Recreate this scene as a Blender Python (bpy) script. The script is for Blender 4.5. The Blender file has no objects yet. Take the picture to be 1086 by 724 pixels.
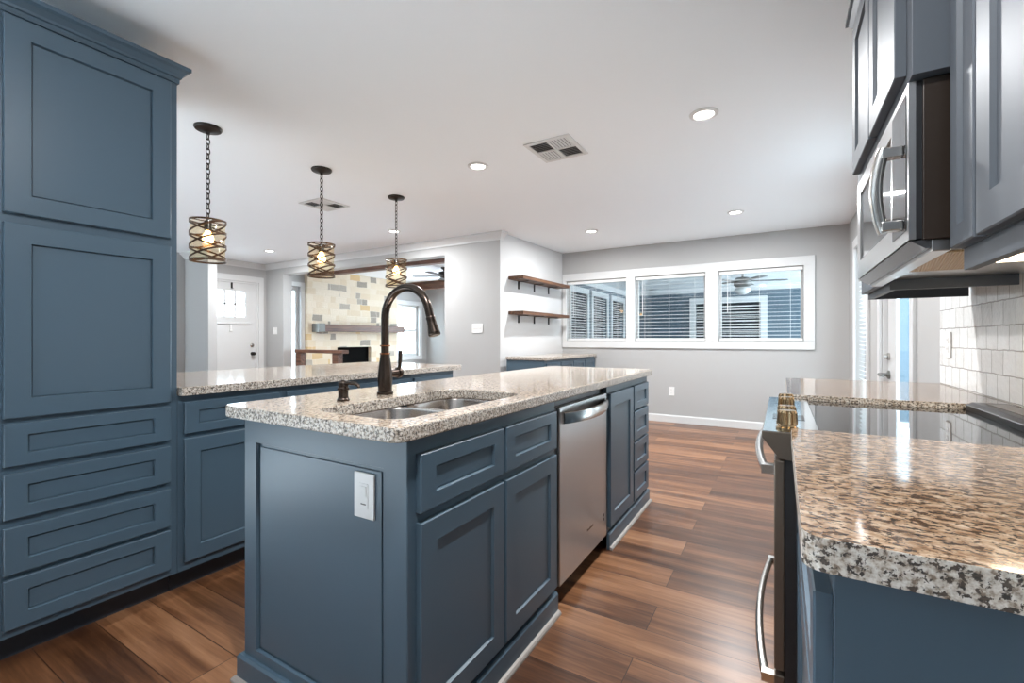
import bpy, bmesh, math, random
from mathutils import Vector, Matrix
S = bpy.context.scene
COL = S.collection
PI = math.pi
random.seed(7)

# ------------------------------------------------------------------ camera
cam_d = bpy.data.cameras.new('camera'); cam = bpy.data.objects.new('camera', cam_d); COL.objects.link(cam)
cam_d.sensor_width = 36.0; cam_d.lens = 16.0; cam_d.shift_y = -2.5 / 1086; cam_d.clip_start = .02; cam_d.clip_end = 200
cam.location = (0, 0, 1.125); cam.rotation_euler = (PI / 2, 0, math.radians(30.647))
S.camera = cam

# ------------------------------------------------------------------ world, exposure
W = bpy.data.worlds.new('world'); S.world = W; W.use_nodes = True
bg = W.node_tree.nodes['Background']
bg.inputs['Color'].default_value = (.76, .90, 1.0, 1); bg.inputs['Strength'].default_value = 4.0
S.view_settings.view_transform = 'Standard'; S.view_settings.look = 'None'
S.view_settings.exposure = 1.60; S.view_settings.gamma = 1.0; S.view_settings.use_curve_mapping = False
DOWNLIGHT_W = 13.0
BULB_W = 1.3
LENS_E = 5.0
BULB_E = 5.0

# ------------------------------------------------------------------ materials
def mat(name, col=(.5, .5, .5), rough=.5, metal=0.0, emit=None, estr=0, coat=0.0, spec=.5):
    m = bpy.data.materials.new(name); m.use_nodes = True
    b = m.node_tree.nodes['Principled BSDF']
    b.inputs['Base Color'].default_value = (*col, 1); b.inputs['Roughness'].default_value = rough
    b.inputs['Metallic'].default_value = metal; b.inputs['Specular IOR Level'].default_value = spec
    b.inputs['Coat Weight'].default_value = coat; b.inputs['Coat Roughness'].default_value = .06
    if emit: b.inputs['Emission Color'].default_value = (*emit, 1); b.inputs['Emission Strength'].default_value = estr
    return m
class NT:
    def __init__(s, m): s.t = m.node_tree; s.b = s.t.nodes['Principled BSDF']
    def n(s, ty, **k):
        nd = s.t.nodes.new(ty)
        for a, v in k.items():
            if a.startswith('i_'): nd.inputs[a[2:].replace('_', ' ')].default_value = v
            else: setattr(nd, a, v)
        return nd
    def l(s, a, b): s.t.links.new(a, b)
    def pos(s, scale=(1, 1, 1), rot=(0, 0, 0)):
        g = s.n('ShaderNodeNewGeometry'); mp = s.n('ShaderNodeMapping')
        mp.inputs['Scale'].default_value = scale; mp.inputs['Rotation'].default_value = rot
        s.l(g.outputs['Position'], mp.inputs['Vector']); return mp.outputs['Vector']
    def ramp(s, src, stops, interp='LINEAR'):
        r = s.n('ShaderNodeValToRGB'); r.color_ramp.interpolation = interp
        e = r.color_ramp.elements
        while len(e) < len(stops): e.new(.5)
        for q, (p, c) in zip(e, stops): q.position = p; q.color = (*c, 1) if len(c) == 3 else c
        s.l(src, r.inputs['Fac']); return r.outputs['Color']
    def mix(s, f, a, b, mode='MIX'):
        m = s.n('ShaderNodeMix', data_type='RGBA', blend_type=mode)
        for v, i in ((f, 0), (a, 6), (b, 7)):
            if hasattr(v, 'links'): s.l(v, m.inputs[i])
            else: m.inputs[i].default_value = v if i == 0 else (*v, 1)
        return m.outputs[2]
    def math(s, op, a, b=0.0):
        m = s.n('ShaderNodeMath', operation=op)
        for i, v in enumerate((a, b)):
            if hasattr(v, 'links'): s.l(v, m.inputs[i])
            else: m.inputs[i].default_value = v
        return m.outputs[0]
    def noise(s, v, scale, detail=3, rough=.55):
        n = s.n('ShaderNodeTexNoise'); n.inputs['Scale'].default_value = scale; n.inputs['Detail'].default_value = detail
        n.inputs['Roughness'].default_value = rough; s.l(v, n.inputs['Vector']); return n.outputs['Fac']
    def bump(s, h, strength=.2, dist=.01):
        b = s.n('ShaderNodeBump'); b.inputs['Strength'].default_value = strength; b.inputs['Distance'].default_value = dist
        s.l(h, b.inputs['Height']); s.l(b.outputs['Normal'], s.b.inputs['Normal'])
    def brick(s, vec, w, h, mortar, offset=.5, freq=2, smooth=.1):
        k = s.n('ShaderNodeTexBrick'); k.offset = offset; k.offset_frequency = freq; k.squash = 1
        k.inputs['Color1'].default_value = (0, 0, 0, 1); k.inputs['Color2'].default_value = (1, 1, 1, 1)
        k.inputs['Mortar'].default_value = (0, 0, 0, 1); k.inputs['Scale'].default_value = 1
        k.inputs['Brick Width'].default_value = w; k.inputs['Row Height'].default_value = h
        k.inputs['Mortar Size'].default_value = mortar; k.inputs['Mortar Smooth'].default_value = smooth
        s.l(vec, k.inputs['Vector']); return k.outputs['Color'], k.outputs['Fac']

def granite(name, sx, k, stops, brown, thr, wamt):
    m = mat(name, rough=.09, spec=.5); t = NT(m)
    v = t.pos((sx, 1, 1))
    c = t.ramp(t.noise(v, 70 * k, 5, .68), stops)
    f2 = t.ramp(t.noise(v, 95 * k, 5, .66), [(thr, (0, 0, 0)), (thr + .04, (1, 1, 1))])
    c = t.mix(f2, c, brown)
    f3 = t.ramp(t.noise(v, 135 * k, 3, .6), [(.605, (0, 0, 0)), (.635, (1, 1, 1))])
    c = t.mix(f3, c, (.022, .019, .018))
    # unpolished cut edge, coarser black crystals; light on it also painted into paler tone
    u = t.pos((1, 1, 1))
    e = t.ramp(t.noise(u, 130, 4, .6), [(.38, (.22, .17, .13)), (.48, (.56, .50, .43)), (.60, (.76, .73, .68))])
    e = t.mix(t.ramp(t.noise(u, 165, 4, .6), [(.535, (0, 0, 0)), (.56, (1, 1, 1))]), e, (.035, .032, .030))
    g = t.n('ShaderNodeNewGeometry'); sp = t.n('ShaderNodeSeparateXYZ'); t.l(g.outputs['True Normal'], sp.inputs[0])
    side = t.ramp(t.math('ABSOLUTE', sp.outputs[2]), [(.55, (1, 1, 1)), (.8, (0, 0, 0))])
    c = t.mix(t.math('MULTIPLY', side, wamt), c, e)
    t.l(c, t.b.inputs['Base Color'])
    t.l(t.math('ADD', .09, t.math('MULTIPLY', side, .3)), t.b.inputs['Roughness'])
    return m
M = {}
M['blue'] = mat('blue_paint', (.066, .108, .146), .36)
M['blue_greyed'] = mat('blue_paint_greyed_by_light', (.068, .077, .090), .5, spec=.35)  # same blue paint, greyed: mixed light on the wall cabinets put into it
M['blue_shaded'] = mat('blue_paint_in_shade', (.02, .026, .035), .5)  # same blue paint, with the shade under the cabinets put into it
M['white'] = mat('white_trim_paint', (.67, .67, .665), .35)
M['door_white'] = mat('white_door_paint', (.65, .65, .645), .35)
def wallpaint(n, c):
    m = mat(n, c, .7); t = NT(m); t.bump(t.noise(t.pos(), 180, 2), .06, .002); return m
M['wall'] = wallpaint('grey_wall_paint', (.445, .44, .433))
M['wall_absorber'] = wallpaint('light_absorbing_paint', (.22, .22, .22))  # darkened so the unseen back wall bounces less light
M['wall_white'] = wallpaint('white_wall_paint', (.62, .62, .62))
M['ceiling'] = wallpaint('ceiling_paint', (.88, .91, .935))
M['granite'] = granite('granite', 1.0, 1.0, [(.30, (.25, .17, .12)), (.44, (.45, .34, .25)), (.56, (.62, .52, .42)), (.72, (.70, .63, .55))], (.15, .10, .07), .55, .8)
M['granite_run'] = granite('granite_streaked', .62, 1.05, [(.30, (.11, .060, .034)), (.43, (.235, .145, .085)), (.54, (.36, .25, .165)), (.70, (.48, .38, .28))], (.070, .038, .022), .52, .85)
M['steel'] = mat('brushed_steel', (.50, .495, .49), .28, 1.0)
t = NT(M['steel']); t.bump(t.noise(t.pos((3, 3, 400)), 3, 2), .03, .001)
M['sink_steel'] = mat('sink_steel', (.44, .40, .37), .24, 1.0)
M['steel_dark'] = mat('dark_steel', (.16, .13, .105), .32, .8)
M['bronze_case'] = mat('dark_brown_case', (.030, .021, .016), .30, .3)
M['steel_handle'] = mat('handle_steel', (.60, .58, .55), .20, 1.0)
M['black'] = mat('black_plastic', (.012, .012, .013), .35)
M['black_glass'] = mat('black_glass', (.006, .006, .007), .03, spec=.6)
M['micro_glass'] = mat('tinted_glass', (.03, .03, .032), .03, spec=1.0)
M['panel_glass'] = mat('control_glass', (.62, .66, .68), .10, 1.0)
M['knob'] = mat('knob_metal', (.50, .36, .21), .16, 1.0)
M['bronze'] = mat('oil_rubbed_bronze', (.070, .052, .042), .24, .9)
M['copper'] = mat('copper_ring', (.45, .17, .07), .25, 1.0)
M['iron'] = mat('dark_iron', (.035, .03, .026), .45, .7)
M['rust_iron'] = mat('bronze_band', (.075, .042, .022), .4, .7)
M['plate'] = mat('switch_plate', (.82, .81, .79), .35)
M['plate_slot'] = mat('plate_slot', (.12, .11, .10), .5)
M['shoe'] = mat('shoe_moulding', (.33, .29, .26), .4)
M['shelf_metal'] = mat('shelf_metal', (.03, .03, .03), .5, .5)
M['filter'] = mat('grease_filter', (.42, .28, .15), .45, .8)
t = NT(M['filter']); w_ = t.n('ShaderNodeTexWave'); w_.inputs['Scale'].default_value = 70; t.l(t.pos((1, .2, 1), (0, 0, .7)), w_.inputs['Vector']); t.bump(w_.outputs['Fac'], .6, .003)
M['lens'] = mat('lamp_lens', (.9, .9, .9), .4, emit=(1, .95, .88), estr=LENS_E)
M['strip'] = mat('strip_lens', (.9, .85, .75), .4, emit=(1, .80, .55), estr=2.2)
M['bulb'] = mat('bulb_glow', (.9, .8, .6), .2, emit=(1, .60, .26), estr=BULB_E)
M['siding'] = mat('blue_siding', (.085, .13, .165), .6)
t = NT(M['siding']); w_ = t.n('ShaderNodeTexWave', wave_profile='SAW', bands_direction='Z'); w_.inputs['Scale'].default_value = 1.6; t.l(t.pos(), w_.inputs['Vector']); t.bump(w_.outputs['Fac'], .5, .02)
M['sky_screen'] = mat('sky_screen_paint', (.13, .155, .175), .7)  # for the added screen that tones down the sky
M['porch_floor'] = mat('porch_floor', (.35, .33, .31), .7)
M['dark_pane'] = mat('dark_pane', (.02, .03, .035), .25, spec=.08)
M['blind'] = mat('blind_slat', (.80, .80, .79), .45)
M['firebox_dark'] = mat('firebox_black', (.004, .004, .004), .9, spec=.05)
M['fan'] = mat('fan_dark', (.02, .018, .017), .4)
M['fan_grey'] = mat('fan_pewter', (.15, .15, .14), .4, .3)
M['fan_glass'] = mat('fan_glass', (.8, .8, .78), .3)
M['nickel'] = mat('nickel', (.5, .48, .45), .25, 1.0)
def glass(n, tint, gl=.08, rough=.02):
    m = bpy.data.materials.new(n); m.use_nodes = True; nt = m.node_tree; nt.nodes.clear()
    o = nt.nodes.new('ShaderNodeOutputMaterial'); mx = nt.nodes.new('ShaderNodeMixShader')
    tr = nt.nodes.new('ShaderNodeBsdfTransparent'); g = nt.nodes.new('ShaderNodeBsdfGlossy')
    tr.inputs['Color'].default_value = (*tint, 1); g.inputs['Roughness'].default_value = rough
    mx.inputs[0].default_value = gl
    nt.links.new(tr.outputs[0], mx.inputs[1]); nt.links.new(g.outputs[0], mx.inputs[2]); nt.links.new(mx.outputs[0], o.inputs[0])
    return m
M['glass'] = glass('window_glass', (.93, .96, .97))
M['amber'] = glass('amber_glass', (1.0, .965, .885), .03, .05)
# wood
def wood(n, a, b, c, sc=(1.2, 14, 14), rough=.45):
    m = mat(n, rough=rough); t = NT(m)
    x = t.noise(t.pos(sc), 2.2, 6, .62)
    t.l(t.ramp(x, [(.32, a), (.5, b), (.66, c)]), t.b.inputs['Base Color']); t.bump(x, .15, .004); return m
M['wood_shelf'] = wood('shelf_wood', (.045, .018, .008), (.105, .045, .02), (.17, .078, .036), (14, 1.2, 14))
M['wood_mantel'] = wood('mantel_wood', (.04, .014, .006), (.095, .036, .017), (.15, .062, .030), (14, 1.2, 14))
M['wood_beam'] = wood('beam_wood', (.06, .024, .014), (.13, .055, .031), (.20, .092, .055))
# floor planks, laid along X
m = M['floor'] = mat('plank_floor', rough=.30); t = NT(m)
v = t.pos()
rnd, mort = t.brick(v, 1.22, .178, .0016, .37, 2, .2)
sepv = t.n('ShaderNodeSeparateXYZ'); t.l(v, sepv.inputs[0])
cmb = t.n('ShaderNodeCombineXYZ')
t.l(t.math('MULTIPLY', sepv.outputs[0], .9), cmb.inputs[0]); t.l(t.math('MULTIPLY', sepv.outputs[1], 11), cmb.inputs[1])
t.l(t.math('MULTIPLY', rnd, 37.0), cmb.inputs[2])
g1 = t.noise(cmb.outputs[0], 1.5, 7, .62)
cmb2 = t.n('ShaderNodeCombineXYZ')
t.l(t.math('MULTIPLY', sepv.outputs[0], 2.2), cmb2.inputs[0]); t.l(t.math('MULTIPLY', sepv.outputs[1], 80), cmb2.inputs[1]); t.l(t.math('MULTIPLY', rnd, 11.0), cmb2.inputs[2])
g2 = t.noise(cmb2.outputs[0], 1.5, 4, .6)
f = t.math('ADD', t.math('ADD', t.math('MULTIPLY', g1, .62), t.math('MULTIPLY', g2, .20)), t.math('MULTIPLY', rnd, .22))
col = t.ramp(f, [(.34, (.052, .020, .009)), (.47, (.130, .053, .023)), (.57, (.235, .105, .048)), (.70, (.36, .180, .090)), (.82, (.44, .25, .135))])
col = t.mix(mort, col, (.03, .013, .008)); t.l(col, t.b.inputs['Base Color'])
t.bump(t.math('SUBTRACT', t.math('MULTIPLY', g2, .25), mort), .25, .002)
# backsplash tile (y,z) and stone (y,z)
def yz(t):
    g = t.n('ShaderNodeNewGeometry'); s = t.n('ShaderNodeSeparateXYZ'); c = t.n('ShaderNodeCombineXYZ')
    t.l(g.outputs['Position'], s.inputs[0]); t.l(s.outputs[1], c.inputs[0]); t.l(s.outputs[2], c.inputs[1]); return c.outputs[0]
m = M['tile'] = mat('white_tile', rough=.10); t = NT(m)
v = yz(t); wob = t.n('ShaderNodeTexNoise'); wob.inputs['Scale'].default_value = 22; t.l(v, wob.inputs['Vector'])
vm = t.n('ShaderNodeVectorMath', operation='MULTIPLY_ADD'); t.l(wob.outputs['Color'], vm.inputs[0]); vm.inputs[1].default_value = (.011, .007, 0); t.l(v, vm.inputs[2])
sh = t.n('ShaderNodeVectorMath', operation='ADD'); t.l(vm.outputs[0], sh.inputs[0]); sh.inputs[1].default_value = (.013, .025 - .004, 0)
rnd, mort = t.brick(sh.outputs[0], .098, .0855, .0026, .5, 2, .3)
t.l(t.mix(mort, t.ramp(rnd, [(0, (.78, .77, .75)), (1, (.88, .875, .86))]), (.42, .40, .37)), t.b.inputs['Base Color'])
t.bump(t.math('SUBTRACT', t.math('ADD', t.math('MULTIPLY', t.noise(v, 30, 2), .7), t.math('MULTIPLY', rnd, .3)), mort), .5, .006)
m = M['stone'] = mat('ledge_stone', rough=.8); t = NT(m)
v = yz(t); wob = t.n('ShaderNodeTexNoise'); wob.inputs['Scale'].default_value = 6; t.l(v, wob.inputs['Vector'])
vm = t.n('ShaderNodeVectorMath', operation='MULTIPLY_ADD'); vm.inputs[1].default_value = (.05, .035, 0); t.l(wob.outputs['Color'], vm.inputs[0]); t.l(v, vm.inputs[2])
r1, mo1 = t.brick(vm.outputs[0], .40, .125, .004, .43, 2, .1)
r2, mo2 = t.brick(vm.outputs[0], .27, .125, .004, .31, 3, .1)
rr = t.math('FRACT', t.math('ADD', t.math('MULTIPLY', r1, .63), t.math('MULTIPLY', r2, .71)))
c = t.ramp(rr, [(0, (0.671, 0.558, 0.406)), (.30, (0.714, 0.615, 0.476)), (.55, (0.740, 0.656, 0.538)), (.76, (0.619, 0.426, 0.203)), (.80, (0.688, 0.582, 0.445)), (.85, (0.232, 0.213, 0.191)), (.95, (0.344, 0.316, 0.281))], 'CONSTANT')
c = t.mix(t.math('MULTIPLY', t.noise(v, 30, 5), .45), c, (.60, .49, .37))
c = t.mix(t.math('MAXIMUM', mo1, mo2), c, (.70, .62, .50)); t.l(c, t.b.inputs['Base Color'])
t.bump(t.math('ADD', rr, t.noise(v, 40, 4)), .5, .02)

# ------------------------------------------------------------------ helpers
def prop(o, label=None, cat=None, group=None, kind=None):
    if label: o['label'] = label
    if cat: o['category'] = cat
    if group: o['group'] = group
    if kind: o['kind'] = kind
    return o
def thing(name, label, cat, loc=(0, 0, 0), group=None):
    o = bpy.data.objects.new(name, None); COL.objects.link(o); o.location = loc; o.empty_display_size = .05
    return prop(o, label, cat, group)
def wloc(p):
    v = Vector((0, 0, 0))
    while p is not None: v += p.location; p = p.parent
    return v
class MB:
    """collects shapes in world coordinates into one mesh"""
    def __init__(s): s.bm = bmesh.new()
    def box(s, x0, x1, y0, y1, z0, z1):
        r = bmesh.ops.create_cube(s.bm, size=1)
        bmesh.ops.transform(s.bm, matrix=Matrix.Translation(((x0 + x1) / 2, (y0 + y1) / 2, (z0 + z1) / 2)) @ Matrix.Diagonal((abs(x1 - x0), abs(y1 - y0), abs(z1 - z0), 1)), verts=r['verts']); return s
    def prism(s, pts, a0, a1, axis):
        """polygon pts extruded along axis; pts in the two other axes in order (xyz without axis)"""
        def P(p, a): return {'x': (a, p[0], p[1]), 'y': (p[0], a, p[1]), 'z': (p[0], p[1], a)}[axis]
        A = [s.bm.verts.new(P(p, a0)) for p in pts]; B = [s.bm.verts.new(P(p, a1)) for p in pts]
        n = len(pts); s.bm.faces.new(A); s.bm.faces.new(B[::-1])
        for i in range(n): s.bm.faces.new((A[i], B[i], B[(i + 1) % n], A[(i + 1) % n]))
        return s
    def lathe(s, prof, c=(0, 0, 0), seg=32, axis='z', caps=True):
        rings = []
        for r, h in prof:
            ring = []
            for i in range(seg):
                a = 2 * PI * i / seg; x, y = r * math.cos(a), r * math.sin(a)
                p = {'z': (x, y, h), 'x': (h, x, y), 'y': (y, h, x)}[axis]
                ring.append(s.bm.verts.new((c[0] + p[0], c[1] + p[1], c[2] + p[2])))
            rings.append(ring)
        for a, b in zip(rings, rings[1:]):
            for i in range(seg): s.bm.faces.new((a[i], a[(i + 1) % seg], b[(i + 1) % seg], b[i]))
        if caps: s.bm.faces.new(rings[0][::-1]); s.bm.faces.new(rings[-1])
        return s
    def tube(s, pts, rad, seg=14, flat=None, closed=False):
        """sweep a circle (or an ellipse, flat=(side, up)) along pts"""
        pts = [Vector(p) for p in pts]; n = len(pts); rings = []
        rads = rad if isinstance(rad, (list, tuple)) else [rad] * n
        up0 = None
        for i, p in enumerate(pts):
            d = (pts[(i + 1) % n] - pts[i - 1]) if closed else (pts[min(i + 1, n - 1)] - pts[max(i - 1, 0)])
            d.normalize()
            if up0 is None: up0 = Vector((0, 0, 1)) if abs(d.z) < .9 else Vector((0, 1, 0))
            sd = d.cross(up0)
            if sd.length < 1e-4: sd = d.orthogonal()
            sd.normalize(); up = sd.cross(d).normalized(); up0 = up
            fs, fu = flat if flat else (1, 1)
            rings.append([s.bm.verts.new(p + sd * math.cos(2 * PI * k / seg) * rads[i] * fs + up * math.sin(2 * PI * k / seg) * rads[i] * fu) for k in range(seg)])
        prs = list(zip(rings, rings[1:])) + ([(rings[-1], rings[0])] if closed else [])
        for a, b in prs:
            for k in range(seg): s.bm.faces.new((a[k], a[(k + 1) % seg], b[(k + 1) % seg], b[k]))
        if not closed: s.bm.faces.new(rings[0][::-1]); s.bm.faces.new(rings[-1])
        return s
    def sweep(s, path, prof, side=1):
        """profile (out, z) swept along a horizontal polyline with mitred corners; side=+1: out is to the right"""
        pts = [Vector(p) for p in path]; n = len(pts); rings = []
        for i, p in enumerate(pts):
            ds = []
            if i > 0: ds.append((pts[i] - pts[i - 1]).normalized())
            if i < n - 1: ds.append((pts[i + 1] - pts[i]).normalized())
            ns = [Vector((d.y, -d.x)) * side for d in ds]
            m = ns[0] if len(ns) == 1 else (ns[0] + ns[1]) / (1 + ns[0].dot(ns[1]))
            rings.append([s.bm.verts.new((p.x + m.x * o, p.y + m.y * o, z)) for o, z in prof])
        k = len(prof)
        for a, b in zip(rings, rings[1:]):
            for j in range(k): s.bm.faces.new((a[j], a[(j + 1) % k], b[(j + 1) % k], b[j]))
        s.bm.faces.new(rings[0]); s.bm.faces.new(rings[-1][::-1]); return s
    def build(s, name, m, parent=None, bevel=0, smooth=False, at=None):
        """links as ONE object; its vertices are kept relative to parent (or to point at)"""
        bmesh.ops.recalc_face_normals(s.bm, faces=s.bm.faces)
        off = wloc(parent) if parent is not None else Vector(at or (0, 0, 0))
        bmesh.ops.translate(s.bm, verts=s.bm.verts, vec=-off)
        me = bpy.data.meshes.new(name); s.bm.to_mesh(me); s.bm.free()
        me.materials.append(m); o = bpy.data.objects.new(name, me); COL.objects.link(o)
        if parent is not None: o.parent = parent
        else: o.location = off
        if smooth:
            for p in me.polygons: p.use_smooth = True
            try: me.set_sharp_from_angle(angle=math.radians(40))
            except Exception: pass
        if bevel:
            b = o.modifiers.new('bevel', 'BEVEL'); b.width = bevel; b.segments = 2; b.limit_method = 'ANGLE'; b.angle_limit = math.radians(40)
        return o
def box(name, m, parent, x0, x1, y0, y1, z0, z1, bevel=0): return MB().box(x0, x1, y0, y1, z0, z1).build(name, m, parent, bevel)
def struct(o): o['kind'] = 'structure'; return o
def copy_tree(o, parent=None):
    c = o.copy(); COL.objects.link(c); c.parent = parent
    for ch in o.children: copy_tree(ch, c)
    return c
def rrect(x0, x1, y0, y1, r, k=6):
    out = []
    rs = r if isinstance(r, (list, tuple)) else [r] * 4     # corners: ++, -+, --, +-
    for (cx, cy, a0), q in zip(((x1, y1, 0), (x0, y1, 90), (x0, y0, 180), (x1, y0, 270)), rs):
        sx = -1 if cx == x1 else 1; sy = -1 if cy == y1 else 1
        for i in range(k + 1):
            a = math.radians(a0 + 90 * i / k)
            out.append((cx + sx * q + q * math.cos(a), cy + sy * q + q * math.sin(a)))
    return out
def shaker(name, parent, facing, a0, a1, z0, z1, plane, stile=.06, th=.019, rec=.008, m=None, mar=None, gw=.0020):
    """shaker front: frame, small step, recessed panel, as one mesh. plane = face-frame plane it lies on"""
    w, h = a1 - a0, z1 - z0; bm = bmesh.new()
    st = min(stile, w * .32, h * .36)
    def ring(i, y): return [bm.verts.new(p) for p in ((i, y, i), (w - i, y, i), (w - i, y, h - i), (i, y, h - i))]
    R = [ring(0, -.0005), ring(0, -th + .0025), ring(.0025, -th), ring(st, -th), ring(st + .003, -th + rec)]
    if name == 'drawer' and not mar: mar = (stile + .006, stile + .006, h * .275, h * .275)
    if mar:
        l_, r_, t_, b_ = mar
        for q, e_ in ((3, 0), (4, .003)):
            for vv, (x_, z_) in zip(R[q], ((l_ + e_, b_ + e_), (w - r_ - e_, b_ + e_), (w - r_ - e_, h - t_ - e_), (l_ + e_, h - t_ - e_))): vv.co.x = x_; vv.co.z = z_
    def shrink(src, e_, y_): return [bm.verts.new((vv.co.x + sx * e_, y_, vv.co.z + sz * e_)) for vv, (sx, sz) in zip(src, ((1, 1), (-1, 1), (-1, -1), (1, -1)))]
    R.append(shrink(R[-1], .0003, -th + rec + .0045)); R.append(shrink(R[-1], gw, -th + rec + .0045)); R.append(shrink(R[-1], .0003, -th + rec))  # added groove that imitates the shadow line along the step
    for a, b in zip(R, R[1:]):
        for i in range(4): bm.faces.new((a[i], a[(i + 1) % 4], b[(i + 1) % 4], b[i]))
    bm.faces.new(R[0][::-1]); bm.faces.new(R[-1])
    bmesh.ops.recalc_face_normals(bm, faces=bm.faces)
    me = bpy.data.meshes.new(name); bm.to_mesh(me); bm.free(); me.materials.append(m or M['blue'])
    o = bpy.data.objects.new(name, me); COL.objects.link(o); o.parent = parent
    off = wloc(parent)
    if facing == '+X': o.rotation_euler.z = PI / 2; p = Vector((plane, a0, z0))
    elif facing == '-X': o.rotation_euler.z = -PI / 2; p = Vector((plane, a1, z0))
    else: p = Vector((a0, plane, z0))
    o.location = p - off; return o
def wall_holes(mb, axis, c0, c1, a0, a1, z0, z1, holes):
    """wall slab between c0..c1 along the other axis, a0..a1 long, with rectangular holes (a,b,zlo,zhi), sorted, not overlapping in a"""
    def B(p, q, zl, zh):
        if q - p < 1e-4 or zh - zl < 1e-4: return
        if axis == 'y': mb.box(p, q, c0, c1, zl, zh)
        else: mb.box(c0, c1, p, q, zl, zh)
    cur = a0
    for a, b, zl, zh in holes:
        B(cur, a, z0, z1); B(a, b, z0, zl); B(a, b, zh, z1); cur = b
    B(cur, a1, z0, z1)

# ------------------------------------------------------------------ the setting
CZ = 2.437; FY = 6.40; RX = .66; WY = 4.72; EX = -7.86
struct(MB().box(-10, .95, .3, 9.1, -.06, 0).box(-7.2, -4.9, -1.7, .3, -.06, 0).box(-4.9, -3.1, -.25, .3, -.06, 0).box(-3.1, -.7, -1.05, .3, -.06, 0).box(-.7, .95, -1.7, .3, -.06, 0).build('floor', M['floor']))  # gaps left in the unseen floor let world light reach the ceiling
struct(MB().box(-9.5, RX + .12, -1.82, WY + .08, CZ, CZ + .1).box(-3.1, RX + .12, WY + .08, FY + .12, CZ, CZ + .1).build('ceiling', M['ceiling']))
struct(MB().box(-8.0, -3.1, WY + .16, 9.1, 2.49, 2.58).build('ceiling', M['ceiling'])).name = 'ceiling_living'
# far wall with three windows
WN = [(-2.82, -1.90), (-1.777, -.855), (-.70, .225)]
mb = MB(); wall_holes(mb, 'y', FY, FY + .12, -3.15, .78, 0, CZ, [(a, b, 1.10, 2.0) for a, b in WN]); struct(mb.build('wall_far', M['wall']))
# right wall with door and side window openings
mb = MB(); wall_holes(mb, 'x', RX, RX + .07, -1.70, 4.70, 0, CZ, [(3.47, 4.43, 0, 2.06)]); wall_holes(mb, 'x', RX, RX + .12, 4.70, FY, 0, CZ, [(5.05, 5.86, .06, 2.06)]); struct(mb.build('wall_right', M['wall']))
# white wall with the shelves (slightly skewed), living side is the same slab
struct(MB().prism([(-2.965, WY), (-2.895, FY - .001), (-3.10, FY - .001), (-3.10, WY)], 0, 2.47, 'z').build('wall_left', M['wall_white']))
struct(MB().box(-3.26, -3.16, WY + .17, 9.0, 0, 2.6).build('wall_living_side', M['wall']))
# wall with the wide opening to the living room
mb = MB(); wall_holes(mb, 'y', WY, WY + .16, EX - .14, -3.101, 0, 2.47, [(-7.36, -3.83, 0, 2.235)]); mb.box(-3.101, -2.967, WY - .004, WY, 0, CZ); struct(mb.build('wall_opening', M['wall']))
# entry wall / living room left wall
mb = MB(); wall_holes(mb, 'x', EX - .14, EX, 3.3, 9.1, 0, 2.6, [(3.66, 4.58, 0, 2.10), (4.95, 5.38, .1, 2.12), (7.92, 8.66, .72, 1.96)]); struct(mb.build('wall_entry', M['wall']))
struct(MB().box(-9.4, -7.17, 3.44, 3.56, 0, CZ).build('wall_stub', M['wall']))
struct(MB().box(EX, -6.75, 8.95, 9.07, 0, 2.6).build('wall_living', M['wall']))
struct(MB().box(-3.02, -2.925, .35, .955, 0, CZ).build('wall_pantry', M['wall']))
struct(MB().box(-9.4, RX + .12, -1.82, -1.70, 0, CZ).build('wall_unseen_back', M['wall_absorber']))  # unseen wall, added and kept dark to cut light from behind
struct(MB().box(-9.5, -9.4, -1.82, 3.56, 0, CZ).build('wall_unseen_left', M['wall']))  # unseen wall, added to block light from the left
# baseboards
BP = [(0, .001), (.014, .001), (.014, .085), (.008, .10), (0, .10)]
struct(MB().sweep([(-2.30, FY - .001), (RX - .001, FY - .001), (RX - .001, 5.97)], BP, 1).build('baseboard_far', M['white']))
struct(MB().sweep([(RX - .001, 4.95), (RX - .001, 4.53)], BP, 1).build('baseboard_right', M['white']))
struct(MB().sweep([(-3.83, WY - .005), (-2.97, WY - .005)], BP, 1).build('baseboard_opening', M['white']))
struct(MB().sweep([(-8.6, 3.439), (-7.169, 3.439), (-7.169, 3.561), (-7.6, 3.561)], BP, 1).build('baseboard_stub', M['white']))
# crown at the ceiling of the opening wall and the entry wall
CP = [(0, CZ - .095), (.012, CZ - .095), (.016, CZ - .075), (.055, CZ - .03), (.07, CZ - .022), (.07, CZ - .001), (0, CZ - .001)]
struct(MB().sweep([(EX + .001, 3.565), (EX + .001, WY - .006), (-2.962, WY - .006), (-2.957, WY + .055)], CP, 1).build('trim_1', M['white']))
struct(MB().sweep([(-8.6, 3.4385), (-7.1685, 3.4385), (-7.1685, 3.5615), (EX + .08, 3.5615)], CP, 1).build('trim_2', M['white']))
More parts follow.
